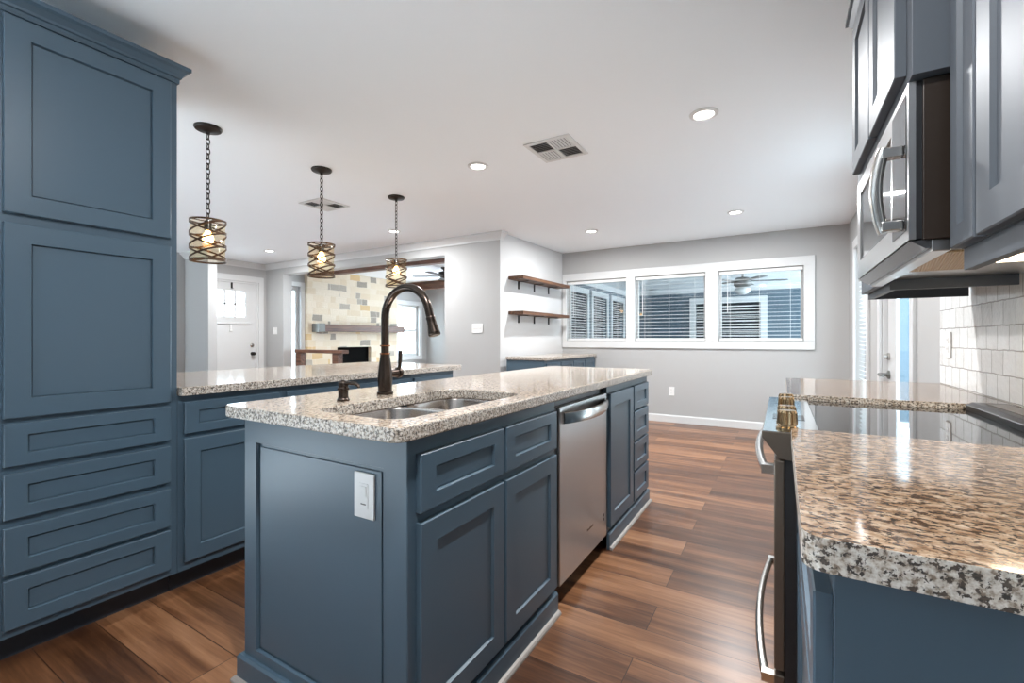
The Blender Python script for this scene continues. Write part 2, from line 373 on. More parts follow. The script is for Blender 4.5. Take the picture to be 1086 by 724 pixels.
# casing of the far windows: one white frame with two mullions
mb = MB(); y0, y1 = FY - .022, FY - .0005
mb.box(-2.885, .335, y0, y1, 2.0, 2.11).box(-2.885, .335, y0, y1, 1.0, 1.10)
for a, b in ((-2.885, -2.82), (-1.90, -1.777), (-.855, -.70), (.225, .335)): mb.box(a, b, y0, y1, 1.10, 2.0)
struct(mb.build('trim_3', M['white'], bevel=.003))
blindlab = ['white slatted blind in the left window of the far wall', 'white slatted blind in the middle window of the far wall', 'white slatted blind in the right window, a ceiling fan showing behind it']
def blind(label, x0, x1, z0, z1, y, pitch, dep, grp):
    r = thing('window_blind', label, 'blind', ((x0 + x1) / 2, y, z0), grp)
    box('head_rail', M['blind'], r, x0, x1, y - .028, y + .028, z1 - .045, z1 - .002, .003)
    box('bottom_rail', M['blind'], r, x0, x1, y - .026, y + .026, z0 + .004, z0 + .034, .003)
    mb = MB(); n = int((z1 - z0 - .09) / pitch)
    for i in range(n):
        z = z0 + .05 + (i + .5) * (z1 - z0 - .10) / n
        mb.prism([(y - dep / 2, z - .003), (y - dep / 2, z - .0008), (y + dep / 2, z + .003), (y + dep / 2, z + .0008)], x0 + .004, x1 - .004, 'x')
    for u in (.14, .5, .86):
        xx = x0 + (x1 - x0) * u; mb.box(xx - .0015, xx + .0015, y - .0275, y - .026, z0 + .03, z1 - .04)
    mb.build('slats', M['blind'], r)
    MB().tube([(x0 + .10, y - .034, z1 - .05), (x0 + .10, y - .034, z1 - .60 * (z1 - z0))], .004, 8).build('tilt_wand', M['blind'], r)
    return r
for i, (a, b) in enumerate(WN):
    w = struct(bpy.data.objects.new(f'window_{i + 1}', None)); COL.objects.link(w); w.location = ((a + b) / 2, FY, 1.1)
    mb = MB(); e = .03; yy0, yy1 = FY + .085, FY + .119
    mb.box(a + .001, b - .001, yy0, yy1, 1.101, 1.101 + e + .01).box(a + .001, b - .001, yy0, yy1, 1.999 - e, 1.999).box(a + .001, a + e, yy0, yy1, 1.13, 1.98).box(b - e, b - .001, yy0, yy1, 1.13, 1.98)
    mb.build('window_frame', M['white'], w)
    box('window_pane', M['glass'], w, a + e, b - e, FY + .10, FY + .104, 1.13, 1.97)
    blind(blindlab[i], a + .006, b - .006, 1.102, 1.998, FY + .042, .045, .044, 'blinds of the far wall')

# ------------------------------------------------------------------ porch behind the far windows
PB = 10.2
struct(MB().box(-3.2, 2.6, FY + .13, PB + .1, -.06, 0).build('floor', M['porch_floor'])).name = 'floor_porch'
struct(MB().box(-3.2, 1.7, FY + .13, PB + .1, 2.20, 2.34).build('ceiling', M['ceiling'])).name = 'ceiling_porch'
mb = MB(); wall_holes(mb, 'y', PB, PB + .1, -3.2, 2.6, 0, 2.20, [(-1.55, -.36, .85, 1.86)]); struct(mb.build('wall_porch_back', M['siding']))
struct(MB().box(-3.03, 2.6, PB - .025, PB - .0005, 2.10, 2.199).build('trim_5', M['white']))
struct(MB().box(-3.039, -3.012, FY + .13, PB - .03, 2.10, 2.199).build('trim_6', M['white']))
LW = [(6.92, 7.78), (8.08, 8.86), (9.2, 9.98)]
mb = MB(); wall_holes(mb, 'x', -3.14, -3.04, FY + .125, PB, 0, 2.20, [(a, b, .6, 1.93) for a, b in LW]); struct(mb.build('wall_porch_side', M['siding']))
for i, (a, b) in enumerate(LW):
    w = struct(bpy.data.objects.new(f'window_{i + 7}', None)); COL.objects.link(w); w.location = (-3.04, (a + b) / 2, .6)
    mb = MB(); c = .09
    mb.box(-3.039, -3.015, a - c, b + c, 1.93, 2.03).box(-3.039, -3.015, a - c, b + c, .5, .6).box(-3.039, -3.015, a - c, a, .6, 1.93).box(-3.039, -3.015, b, b + c, .6, 1.93)
    mb.build('window_frame', M['white'], w); box('window_pane', M['dark_pane'], w, -3.11, -3.10, a, b, .6, 1.93)
    mb = MB()
    for k in range(30): z = .64 + k * .043; mb.box(-3.072, -3.058, a + .005, b - .005, z, z + .008)
    mb.build('blind_slats', M['blind'], w)
w = struct(bpy.data.objects.new('window_10', None)); COL.objects.link(w); w.location = (-.95, PB, .85)
mb = MB(); mb.box(-1.67, -.24, PB - .03, PB - .001, 1.86, 1.98).box(-1.67, -.24, PB - .03, PB - .001, .75, .85).box(-1.67, -1.55, PB - .03, PB - .001, .85, 1.86).box(-.36, -.24, PB - .03, PB - .001, .85, 1.86)
mb.build('window_frame', M['white'], w); box('window_pane', M['dark_pane'], w, -1.55, -.36, PB + .06, PB + .07, .85, 1.86)
mb = MB()
for k in range(16): z = .88 + k * .06; mb.box(-1.545, -.365, PB + .01, PB + .024, z, z + .014)
mb.build('blind_slats', M['blind'], w)
fx, fy = -.53, 8.0
r = thing('ceiling_fan', 'porch ceiling fan with a white bowl light, seen through the right far window', 'ceiling fan', (fx, fy, 2.20))
MB().lathe([(.055, 2.199), (.06, 2.193), (.015, 2.19), (.015, 2.10), (.09, 2.09), (.125, 2.05), (.125, 1.97), (.08, 1.94)], (fx, fy, 0)).build('motor', M['fan_grey'], r, smooth=True)
MB().lathe([(.07, 1.94), (.11, 1.92), (.115, 1.89), (.09, 1.85), (.03, 1.825)], (fx, fy, 0)).build('light_bowl', M['fan_glass'], r, smooth=True)
for k in range(5):
    a = 2 * PI * k / 5 + .2; d = Vector((math.cos(a), math.sin(a), 0)); n = Vector((-d.y, d.x, 0)); mb = MB()
    P = lambda u, v: (fx + d.x * u + n.x * v, fy + d.y * u + n.y * v)
    mb.prism([P(.10, -.05), P(.60, -.07), P(.63, 0), P(.60, .07), P(.10, .05)], 2.03, 2.038, 'z'); mb.build('blade', M['fan_grey'], r)

# ------------------------------------------------------------------ right wall: door and side window
d = struct(bpy.data.objects.new('door_1', None)); COL.objects.link(d); d.location = (RX, 3.95, 0)
mb = MB(); x0, x1 = RX + .03, RX + .052
mb.box(x0, x1, 3.50, 3.64, .01, 2.03).box(x0, x1, 4.12, 4.40, .01, 2.03).box(x0, x1, 3.64, 4.12, .01, .25).box(x0, x1, 3.64, 4.12, 1.90, 2.03); mb.build('door_leaf', M['door_white'], d, .003)
box('door_glass', M['glass'], d, RX + .032, RX + .036, 3.64, 4.12, .25, 1.90)
mb = MB(); mb.box(RX - .02, RX - .0005, 3.39, 3.47, 0, 2.14).box(RX - .02, RX - .0005, 4.43, 4.51, 0, 2.14).box(RX - .02, RX - .0005, 3.47, 4.43, 2.06, 2.14); mb.build('door_casing', M['white'], d, .003)
mb = MB(); mb.box(RX + .0, RX + .069, 3.471, 3.499, 0, 2.059).box(RX + .0, RX + .069, 4.401, 4.429, 0, 2.059).box(RX + .0, RX + .069, 3.499, 4.401, 2.031, 2.059); mb.build('door_jamb', M['white'], d)
MB().lathe([(.028, RX + .03), (.028, RX + .018), (.016, RX + .012), (.016, RX - .004)], (0, 4.34, .995), axis='x').build('deadbolt', M['nickel'], d, smooth=True)
MB().lathe([(.032, RX + .03), (.032, RX + .018), (.013, RX + .012), (.013, RX - .03)], (0, 4.34, .86), axis='x').tube([(RX - .03, 4.35, .86), (RX - .03, 4.30, .86), (RX - .026, 4.23, .857)], [.012, .011, .008], 12).build('lever_handle', M['fan_grey'], d, smooth=True)
w = struct(bpy.data.objects.new('window_4', None)); COL.objects.link(w); w.location = (RX, 5.45, .06)
mb = MB(); mb.box(RX - .02, RX - .0005, 4.96, 5.05, 0, 2.15).box(RX - .02, RX - .0005, 5.86, 5.95, 0, 2.15).box(RX - .02, RX - .0005, 5.05, 5.86, 2.06, 2.15); mb.build('window_casing', M['white'], w, .003)
mb = MB(); mb.box(RX + .08, RX + .118, 5.051, 5.10, .061, 2.059).box(RX + .08, RX + .118, 5.81, 5.859, .061, 2.059).box(RX + .08, RX + .118, 5.10, 5.81, .061, .16).box(RX + .08, RX + .118, 5.10, 5.81, 2.0, 2.059); mb.build('window_frame', M['white'], w)
box('window_pane', M['glass'], w, RX + .096, RX + .10, 5.10, 5.81, .16, 2.0)
r = thing('window_blind', 'white slatted blind on the narrow full-height window beside the glazed right door', 'blind', (RX, 5.45, .1))
box('head_rail', M['blind'], r, RX + .02, RX + .07, 5.06, 5.85, 2.01, 2.055, .003)
mb = MB()
for k in range(44): z = .12 + k * .0425; mb.prism([(RX + .025, z + .012), (RX + .025, z + .014), (RX + .065, z + .002), (RX + .065, z)], 5.065, 5.845, 'y')
mb.build('slats', M['blind'], r)
box('bottom_rail', M['blind'], r, RX + .025, RX + .065, 5.06, 5.85, .07, .10, .003)

struct(MB().box(2.62, 2.72, 2.2, FY + .1, -.06, 3.2).build('wall_sky_screen', M['sky_screen']))  # added screen that dims the sky behind the side door and window
# ------------------------------------------------------------------ entry door
d = struct(bpy.data.objects.new('door_2', None)); COL.objects.link(d); d.location = (EX, 4.12, 0)
mb = MB(); x0, x1 = EX - .06, EX - .02; wy0, wy1, wz0, wz1 = 3.87, 4.37, 1.50, 1.93
wall_holes(mb, 'x', x0, x1, 3.69, 4.55, .01, 2.07, [(wy0, wy1, wz0, wz1)])
mb.build('door_leaf', M['door_white'], d)
mb = MB()
for k in (1, 2): yy = wy0 + (wy1 - wy0) * k / 3; mb.box(x0 + .005, x1 - .002, yy - .011, yy + .011, wz0, wz1)
zz = (wz0 + wz1) / 2; mb.box(x0 + .005, x1 - .002, wy0, wy1, zz - .011, zz + .011)
mb.build('muntins', M['door_white'], d)
box('door_glass', M['glass'], d, x0 + .012, x0 + .018, wy0, wy1, wz0, wz1)
box('door_ledge', M['door_white'], d, x1, x1 + .022, 3.80, 4.44, 1.375, 1.41, .004)
mb = MB(); mb.box(EX + .0005, EX + .02, 4.58, 4.665, 0, 2.20).box(EX + .0005, EX + .02, 3.575, 3.66, 0, 2.20).box(EX + .0005, EX + .02, 3.66, 4.58, 2.10, 2.20); mb.build('door_casing', M['white'], d, .003)
mb = MB(); mb.box(EX - .139, EX, 4.551, 4.579, 0, 2.099).box(EX - .139, EX, 3.661, 3.689, 0, 2.099).box(EX - .139, EX, 3.689, 4.551, 2.071, 2.099); mb.build('door_jamb', M['white'], d)
MB().lathe([(.03, x1), (.03, x1 + .012), (.012, x1 + .018), (.012, x1 + .04), (.028, x1 + .045), (.031, x1 + .06), (.022, x1 + .078)], (0, 4.48, .875), axis='x').build('door_knob', M['iron'], d, smooth=True)
MB().lathe([(.032, x1), (.032, x1 + .014), (.02, x1 + .02)], (0, 4.475, 1.02), axis='x').build('deadbolt', M['nickel'], d, smooth=True)
MB().box(x1 + .001, x1 + .012, 4.11, 4.14, 1.36 - .10, 1.372).box(x1 + .012, x1 + .02, 4.105, 4.145, 1.25, 1.28).build('door_knocker', M['plate'], d, .003)
r = thing('wreath_hook', 'small black wreath hook hanging over the top of the white front door', 'hook', (x1, 4.14, 2.0))
MB().box(x1 + .002, x1 + .007, 4.125, 4.155, 1.97, 2.069).box(x1 + .007, x1 + .03, 4.125, 4.155, 1.97, 1.976).build('strap', M['iron'], r)

# ------------------------------------------------------------------ living room seen through the opening
r = thing('fireplace', 'pale stacked stone fireplace wall with a black firebox in the living room', 'fireplace', (EX, 6.6, 0))
mb = MB(); wall_holes(mb, 'x', EX + .001, EX + .10, 5.47, 7.80, 0, 2.488, [(6.14, 7.02, .30, .96)]); mb.build('stone_face', M['stone'], r)
mb = MB(); mb.box(EX + .002, EX + .02, 6.14, 7.02, .30, .96); mb.build('firebox', M['firebox_dark'], r)  # thin near-black sheet closes the firebox opening
box('hearth', M['stone'], r, EX + .101, EX + .5, 5.47, 7.80, 0, .30, .01)
box('mantel', M['wood_mantel'], r, EX + .101, EX + .30, 5.70, 7.85, 1.275, 1.415, .006)
mb = MB(); mb.box(EX + .101, EX + .31, 5.56, 5.70, 1.265, 1.425).build('mantel_cap', M['fan_grey'], r)
for nm, yb, lab in (('a', 5.55, 'dark brown wooden ceiling beam just behind the wide opening'), ('b', 8.3, 'dark brown wooden ceiling beam farther back, by the living room window')):
    prop(MB().box(EX + .12 if yb < 6 else EX + .01, -3.28, yb - .07, yb + .07, 2.31, 2.489).build('ceiling_beam', M['wood_beam'], None, .006, at=(-5.5, yb, 2.31)), lab, 'beam', 'beams of the living room ceiling')
fx, fy = -5.52, 6.8
r = thing('ceiling_fan', 'dark bladed ceiling fan in the living room at the right end of the opening', 'ceiling fan', (fx, fy, 2.49))
MB().lathe([(.07, 2.489), (.07, 2.46), (.03, 2.44), (.03, 2.42), (.11, 2.40), (.12, 2.34), (.08, 2.30), (.03, 2.28)], (fx, fy, 0)).build('motor', M['fan'], r, smooth=True)
for k in range(5):
    a = 2 * PI * k / 5 + 3.62; dd = Vector((math.cos(a), math.sin(a), 0)); n = Vector((-dd.y, dd.x, 0))
    P = lambda u, v: (fx + dd.x * u + n.x * v, fy + dd.y * u + n.y * v)
    MB().prism([P(.10, -.04), P(.58, -.065), P(.62, 0), P(.58, .065), P(.10, .04)], 2.318, 2.327, 'z').build('blade', M['fan'], r)
w = struct(bpy.data.objects.new('window_5', None)); COL.objects.link(w); w.location = (EX, 8.29, .72)
a, b = 7.92, 8.66
mb = MB(); mb.box(EX + .0005, EX + .025, a - .10, b + .10, 1.96, 2.06).box(EX + .0005, EX + .03, a - .10, b + .10, .62, .72).box(EX + .0005, EX + .025, a - .10, a, .72, 1.96).box(EX + .0005, EX + .025, b, b + .10, .72, 1.96); mb.build('window_casing', M['white'], w, .003)
mb = MB(); x0, x1 = EX - .10, EX - .06
mb.box(x0, x1, a + .001, a + .05, .721, 1.959).box(x0, x1, b - .05, b - .001, .721, 1.959).box(x0, x1, a + .05, b - .05, .721, .78).box(x0, x1, a + .05, b - .05, 1.91, 1.959).box(x0, x1 + .01, a + .05, b - .05, 1.31, 1.37); mb.build('sash', M['white'], w)
box('window_pane', M['glass'], w, EX - .085, EX - .08, a + .05, b - .05, .78, 1.91)
w = struct(bpy.data.objects.new('window_6', None)); COL.objects.link(w); w.location = (EX, 5.16, .1)
a, b = 4.95, 5.38
mb = MB(); mb.box(EX + .0005, EX + .025, a - .06, a, .0, 2.2).box(EX + .0005, EX + .025, b, b + .085, .0, 2.2).box(EX + .0005, EX + .025, a, b, 2.12, 2.2); mb.build('window_casing', M['white'], w, .003)
mb = MB(); mb.box(EX - .1, EX - .06, a + .001, a + .06, .101, 2.119).box(EX - .1, EX - .06, b - .06, b - .001, .101, 2.119).box(EX - .1, EX - .06, a + .06, b - .06, .101, .2).box(EX - .1, EX - .06, a + .06, b - .06, 2.03, 2.119); mb.build('sash', M['white'], w)
box('window_pane', M['glass'], w, EX - .085, EX - .08, a + .06, b - .06, .2, 2.03)
r = thing('railing', 'low dark wooden railing with two square posts and a cap at the opening', 'railing', (-6.7, 4.98, 0))
for x in (-7.33, -6.36): box('post', M['wood_beam'], r, x, x + .14, 4.93, 5.03, .0, .889, .004)
box('cap_rail', M['wood_beam'], r, -7.34, -6.10, 4.91, 5.05, .8895, .945, .005)
box('base_rail', M['wood_beam'], r, -7.19, -6.36, 4.95, 5.01, .10, .18, .004)

# ------------------------------------------------------------------ recessed lights, vents
def downlight():
    r = thing('recessed_light', '', 'ceiling light', (0, 0, 0)); z = 0
    MB().lathe([(.052, -.004), (.058, -.011), (.078, -.006), (.08, -.0005), (.052, -.0005)], seg=36, caps=False).build('trim_ring', M['white'], r, smooth=True)
    MB().lathe([(.0525, -.0035), (.0525, -.0015)], seg=36).build('lens', M['lens'], r)
    ld = bpy.data.lights.new('lamp', 'AREA'); ld.shape = 'DISK'; ld.size = .10; ld.energy = DOWNLIGHT_W; ld.color = (.97, .985, 1)
    lo = bpy.data.objects.new('lamp', ld); COL.objects.link(lo); lo.parent = r; lo.location = (0, 0, -.014)
    return r
DL = [(-.39, 2.85, 'round recessed ceiling light right of the air vent, above the aisle'),
      (-1.98, 2.835, 'round recessed ceiling light left of the air vent, above the island'),
      (-.41, 5.22, 'round recessed ceiling light near the far wall, above the right window'),
      (-1.985, 5.24, 'round recessed ceiling light near the far wall, by the left window'),
      (-4.045, 4.02, 'round recessed ceiling light right behind the chain of the farthest pendant'),
      (-.39, .47, 'round recessed ceiling light above the near end of the aisle'),
      (-6.545, 3.98, 'round recessed ceiling light in the corner near the white front door')]
p = downlight()
for i, (x, y, lab) in enumerate(DL):
    o = p if i == 0 else copy_tree(p)
    o.location = (x, y, CZ); prop(o, lab, 'ceiling light', 'recessed ceiling lights')
def vent(x0, x1, y0, y1, label, lou):
    r = thing('ceiling_vent', label, 'air vent', ((x0 + x1) / 2, (y0 + y1) / 2, CZ)); z1 = CZ - .0005
    fr = .028; xm, ym = (x0 + x1) / 2, (y0 + y1) / 2
    mb = MB(); mb.box(x0, x1, y0, y0 + fr, z1 - .008, z1).box(x0, x1, y1 - fr, y1, z1 - .008, z1).box(x0, x0 + fr, y0 + fr, y1 - fr, z1 - .008, z1).box(x1 - fr, x1, y0 + fr, y1 - fr, z1 - .008, z1)
    mb.box(xm - .008, xm + .008, y0 + fr, y1 - fr, z1 - .008, z1).box(x0 + fr, x1 - fr, ym - .008, ym + .008, z1 - .008, z1); mb.build('frame', M['white'], r)
    box('duct_opening', M['black'], r, x0 + fr, x1 - fr, y0 + fr, y1 - fr, z1 - .0012, z1 - .0002)
    for qx, (a, b) in enumerate(((x0 + fr, xm - .008), (xm + .008, x1 - fr))):
        for qy, (c, e) in enumerate(((y0 + fr, ym - .008), (ym + .008, y1 - fr))):
            mb = MB(); n = 6
            along_x = (qx + qy) % 2 == 0
            for k in range(n):
                if along_x:
                    s = c + (e - c) * (k + .5) / n; mb.prism([(s - .006, z1 - .007), (s - .004, z1 - .007), (s + .006, z1 - .0015), (s + .004, z1 - .0015)], a, b, 'x')
                else:
                    s = a + (b - a) * (k + .5) / n; mb.prism([(s - .006, z1 - .007), (s - .004, z1 - .007), (s + .006, z1 - .0015), (s + .004, z1 - .0015)], c, e, 'y')
            mb.build('louvers', M['white'], r)
    return r
vent(-1.50, -1.17, 2.68, 3.03, 'white square ceiling vent with louvers above the island', True)
vent(-4.0, -3.67, 2.72, 3.05, 'white ceiling vent behind the chain of the middle pendant', True)

# ------------------------------------------------------------------ pantry
PX = -2.28
r = thing('pantry_cabinet', 'tall blue pantry cabinet with two doors, four drawers and a crown', 'cabinet', (-2.6, .68, 0))
MB().box(-2.92, PX, .395, .968, .10, 2.25).build('body', M['blue'], r, .0015)
MB().box(-2.92, PX - .075, .397, .966, 0, .0995).build('toe_kick', M['blue_shaded'], r)
KC = [(0, 2.2505), (.007, 2.2505), (.007, 2.262), (.013, 2.265), (.015, 2.274), (.028, 2.292), (.040, 2.299), (.040, 2.314), (0, 2.314)]
MB().sweep([(PX, .395), (PX, .968), (-2.92, .968)], KC, 1).build('crown_moulding', M['blue'], r)
MB().sweep([(PX + .0005, .395), (PX + .0005, .9685), (-2.92, .9685)], [(0, 2.243), (.006, 2.243), (.006, 2.25), (0, 2.25)], 1).build('crown_bead', M['blue'], r)
shaker('door', r, '+X', .447, .938, 1.558, 2.232, PX, .066); shaker('door', r, '+X', .447, .938, .853, 1.524, PX, .066)
for z0, z1 in ((.688, .834), (.508, .663), (.319, .480), (.132, .303)): shaker('drawer', r, '+X', .447, .938, z0, z1, PX, .052)

# ------------------------------------------------------------------ peninsula
units = [(.9695, 1.452), (1.4525, 1.937), (1.9375, 2.427), (2.4275, 2.915)]
pl = ['blue base cabinet right beside the tall pantry, left end of the peninsula', 'blue peninsula base cabinet, second unit from the pantry', 'blue peninsula base cabinet behind the faucet, third unit from the pantry', 'blue base cabinet at the far end of the peninsula']
for (a, b), lab in zip(units, pl):
    r = thing('base_cabinet', lab, 'cabinet', (-2.6, (a + b) / 2, 0), 'peninsula base cabinets')
    MB().box(-2.90, PX, a, b, .10, .8755).build('body', M['blue'], r, .001)
    MB().box(-2.90, PX - .075, a, b, 0, .0995).build('toe_kick', M['blue_shaded'], r)
    shaker('drawer', r, '+X', a + .022, b - .022, .706, .845, PX, .05)
    shaker('door', r, '+X', a + .022, b - .022, .140, .684, PX, .062)
def slab(name, label, pts, z0, z1, m, loc, hole=None):
    mb = MB(); bm = mb.bm
    def loop(P, z): return [bm.verts.new((x, y, z)) for x, y in P]
    T, B = loop(pts, z1), loop(pts, z0); n = len(pts)
    for i in range(n): bm.faces.new((T[i], B[i], B[(i + 1) % n], T[(i + 1) % n]))
    if hole:
        HT, HB = loop(hole, z1), loop(hole, z0)
        for i in range(n):
            j = (i + 1) % n
            bm.faces.new((HT[i], HB[i], HB[j], HT[j])); bm.faces.new((T[i], T[j], HT[j], HT[i])); bm.faces.new((B[i], HB[i], HB[j], B[j]))
    else: bm.faces.new(T); bm.faces.new(B[::-1])
    o = mb.build(name, m, None, .005, at=loc); return prop(o, label, 'countertop')
slab('countertop', 'long speckled granite countertop of the peninsula, behind the island', rrect(-3.31, -2.245, .9725, 3.0, [.03, .03, .002, .002]), .8765, .914, M['granite'], (-2.75, 2, .8765))

# ------------------------------------------------------------------ island
IX = -.805; IL = -1.53; IY = .845; IE = 3.19
r = thing('sink_cabinet', 'blue island sink cabinet with panelled end, nearest to the camera', 'cabinet', (-1.17, 1.27, 0))
mb = MB()                                                   # open-topped box: sides, back, floor, face frame
mb.box(IL, IL + .018, IY + .02, 1.70, .09, .8755).box(IL + .018, IX - .02, 1.682, 1.70, .09, .8755).box(IL + .018, IX - .02, IY + .02, 1.682, .09, .108)
mb.box(IX - .02, IX, IY + .02, IY + .06, .09, .8755).box(IX - .02, IX, 1.665, 1.70, .09, .8755).box(IX - .02, IX, IY + .06, 1.665, .83, .8755).box(IX - .02, IX, IY + .06, 1.665, .09, .13).box(IX - .02, IX, IY + .06, 1.665, .645, .69).box(IX - .02, IX, 1.265, 1.305, .13, .645).box(IX - .02, IX, 1.265, 1.305, .69, .83)
mb.build('body', M['blue'], r)
o = shaker('end_panel', r, '-Y', IL, IX, .001, .8755, IY + .0205, .067, .0205, .007, mar=(.066, .083, .085, .117), gw=.011)  # wide groove stands in for the panel's shadow lines
shaker('drawer', r, '+X', .876, 1.278, .681, .832, IX, .052); shaker('drawer', r, '+X', 1.292, 1.688, .681, .832, IX, .052)
shaker('door', r, '+X', .876, 1.278, .115, .655, IX, .062); shaker('door', r, '+X', 1.292, 1.688, .115, .655, IX, .062)
PLN = [(0, .001), (.016, .001), (.016, .080), (.010, .088), (0, .088)]
MB().sweep([(IL, 1.70), (IL, IY), (IX, IY), (IX, 1.703)], PLN, 1).build('plinth', M['blue'], r)
SHO = [(.0165, .001), (.031, .001), (.030, .008), (.025, .014), (.0165, .017)]
MB().sweep([(IL, 1.70), (IL, IY), (IX, IY), (IX, 1.703)], SHO, 1).build('shoe_moulding', M['shoe'], r)

r = thing('dishwasher', 'stainless steel dishwasher with a curved bar handle built into the island', 'dishwasher', (-1.1, 2.03, 0))
MB().box(-1.40, -.83, 1.712, 2.346, .10, .872).build('tub', M['black'], r)
MB().box(-.8295, -.800, 1.742, 2.338, .085, .838).build('door', M['steel'], r, .004)
MB().box(-.829, -.812, 1.715, 1.7415, .085, .838).build('door_edge', M['black'], r)
box('toe_panel', M['black'], r, -.90, -.88, 1.712, 2.346, .001, .0995)
mb = MB(); bm = mb.bm; N = 20; rings = []
for i in range(N + 1):
    s = i / N; y = 1.765 + (2.318 - 1.765) * s; out = .012 + .046 * math.sin(PI * s) ** .75; zc = .790 - .004 * math.sin(PI * s)
    x = -.800 + out
    rings.append([bm.verts.new(q) for q in ((x - .010, y, zc - .026), (x, y, zc - .023), (x + .004, y, zc), (x, y, zc + .023), (x - .010, y, zc + .026), (x - .011, y, zc))])
for a, b in zip(rings, rings[1:]):
    for k in range(6): bm.faces.new((a[k], a[(k + 1) % 6], b[(k + 1) % 6], b[k]))
bm.faces.new(rings[0]); bm.faces.new(rings[-1][::-1])
mb.build('handle', M['steel_handle'], r, smooth=True)
mb = MB()
for k in range(7): mb.box(-.7998, -.7992, 2.055 + k * .012, 2.063 + k * .012, .205, .213 + .003 * (k % 3 == 0))
mb.build('badge', M['steel_dark'], r)
mb = MB()
for k in range(2): mb.lathe([(.008, -.7998), (.008, -.7992)], (0, 2.29, .185 + .022 * k), 14, 'x')
mb.build('indicator_marks', M['black'], r)

r = thing('base_cabinet', 'blue island cabinet with one tall narrow door, right of the dishwasher', 'cabinet', (-1.17, 2.58, 0))
MB().box(IL, IX, 2.352, 2.8095, .09, .8755).build('body', M['blue'], r, .001)
shaker('door', r, '+X', 2.365, 2.798, .115, .832, IX, .07)
MB().sweep([(IX, 2.352), (IX, 2.8095)], PLN, 1).build('plinth', M['blue'], r); MB().sweep([(IX, 2.352), (IX, 2.8095)], SHO, 1).build('shoe_moulding', M['shoe'], r)
r = thing('drawer_cabinet', 'blue island cabinet with a stack of four small drawers at the far end', 'cabinet', (-1.17, 3.0, 0))
MB().box(IL, IX, 2.810, IE, .09, .8755).build('body', M['blue'], r, .001)
for z0, z1 in ((.683, .834), (.490, .671), (.305, .478), (.115, .292)): shaker('drawer', r, '+X', 2.822, 3.165, z0, z1, IX, .055)
MB().sweep([(IX, 2.810), (IX, IE), (IL, IE)], PLN, 1).build('plinth', M['blue'], r); MB().sweep([(IX, 2.810), (IX, IE), (IL, IE)], SHO, 1).build('shoe_moulding', M['shoe'], r)

SX0, SX1, SY0, SY1 = -1.215, -.857, .862, 1.545
slab('countertop', 'granite island countertop with a cutout for the sink', rrect(-1.555, -.775, .785, 3.25, .035), .8765, .914, M['granite'], (-1.17, 2, .8765), rrect(SX0, SX1, SY0, SY1, .075))
# sink: two bowls
r = thing('sink', 'stainless steel double bowl sink set under the island countertop', 'sink', ((SX0 + SX1) / 2, 1.2, .70))
ym = 1.25
bowls = [(SX0 - .006, SX1 + .006, SY0 + .026, ym - .014), (SX0 - .006, SX1 + .006, ym + .014, SY1 + .006)]
def bowl(x0, x1, y0, y1):
    mb = MB(); bm = mb.bm; L = []
    for ins, z, rad in ((-.016, .8755, .08), (0, .8755, .075), (.004, .868, .072), (.012, .75, .07), (.03, .715, .06), (.07, .705, .04)):
        L.append([bm.verts.new((x, y, z)) for x, y in rrect(x0 + ins, x1 - ins, y0 + ins, y1 - ins, rad, 6)])
    n = len(L[0])
    for a, b in zip(L, L[1:]):
        for i in range(n): bm.faces.new((a[i], a[(i + 1) % n], b[(i + 1) % n], b[i]))
    bm.faces.new(L[-1]); return mb
for q in bowls:
    o = bowl(*q).build('bowl', M['sink_steel'], r, smooth=True)
    so = o.modifiers.new('solid', 'SOLIDIFY'); so.thickness = .0012; so.offset = -1
    cx, cy = (q[0] + q[1]) / 2, (q[2] + q[3]) / 2
    MB().lathe([(.045, .7055), (.042, .708), (.032, .707), (.03, .7056)], (cx, cy, 0)).build('drain', M['steel'], r, smooth=True)

# faucet
fx, fy = -1.305, 1.25
r = thing('faucet', 'dark bronze gooseneck faucet with pull-down spray head at the island sink', 'faucet', (fx, fy, .914))
MB().lathe([(.030, .9145), (.031, .918), (.030, .924), (.026, .927), (.0265, .94), (.0275, .97), (.0262, 1.0), (.0225, 1.03), (.019, 1.055), (.0178, 1.068)], (fx, fy, 0), 36).build('body', M['bronze'], r, smooth=True)
for z in (1.070, 1.100): MB().lathe([(.0176, z - .003), (.0196, z - .002), (.0196, z + .002), (.0176, z + .003)], (fx, fy, 0), 36).build('ring', M['copper'], r, smooth=True)
R = .110; zc = 1.206
neck = [(fx, fy, 1.068 + k * (zc - 1.068) / 8) for k in range(8)]
neck += [(fx + R - R * math.cos(t_), fy, zc + R * math.sin(t_)) for t_ in [PI * .92 * k / 28 for k in range(29)]]
dv = (Vector(neck[-1]) - Vector(neck[-2])).normalized()
neck.append(tuple(Vector(neck[-1]) + dv * .030)); e = Vector(neck[-1])
MB().tube(neck, .0150, 18).build('neck', M['bronze'], r, smooth=True)
sp = [e + dv * q for q in (.0005, .004, .012, .030, .058, .066, .070)]
MB().tube(sp, [.0165, .0175, .0165, .0175, .0215, .0225, .020], 18).build('spray_head', M['bronze'], r, smooth=True)
mb = MB(); mb.tube([(fx, fy + .02, .993), (fx, fy + .045, .993), (fx, fy + .062, .993)], [.014, .016, .017], 18); mb.lathe([(.017, fy + .062), (.021, fy + .064), (.021, fy + .078), (.014, fy + .083)], (fx, 0, .993), 24, 'y'); mb.build('handle_hub', M['bronze'], r, smooth=True)
mb = MB(); mb.tube([(fx, fy + .074, .993), (fx, fy + .078, 1.02), (fx, fy + .080, 1.05), (fx, fy + .081, 1.08)], [.009, .0075, .008, .0085], 12); mb.build('lever', M['bronze'], r, smooth=True)
sx, sy = -1.29, 1.045
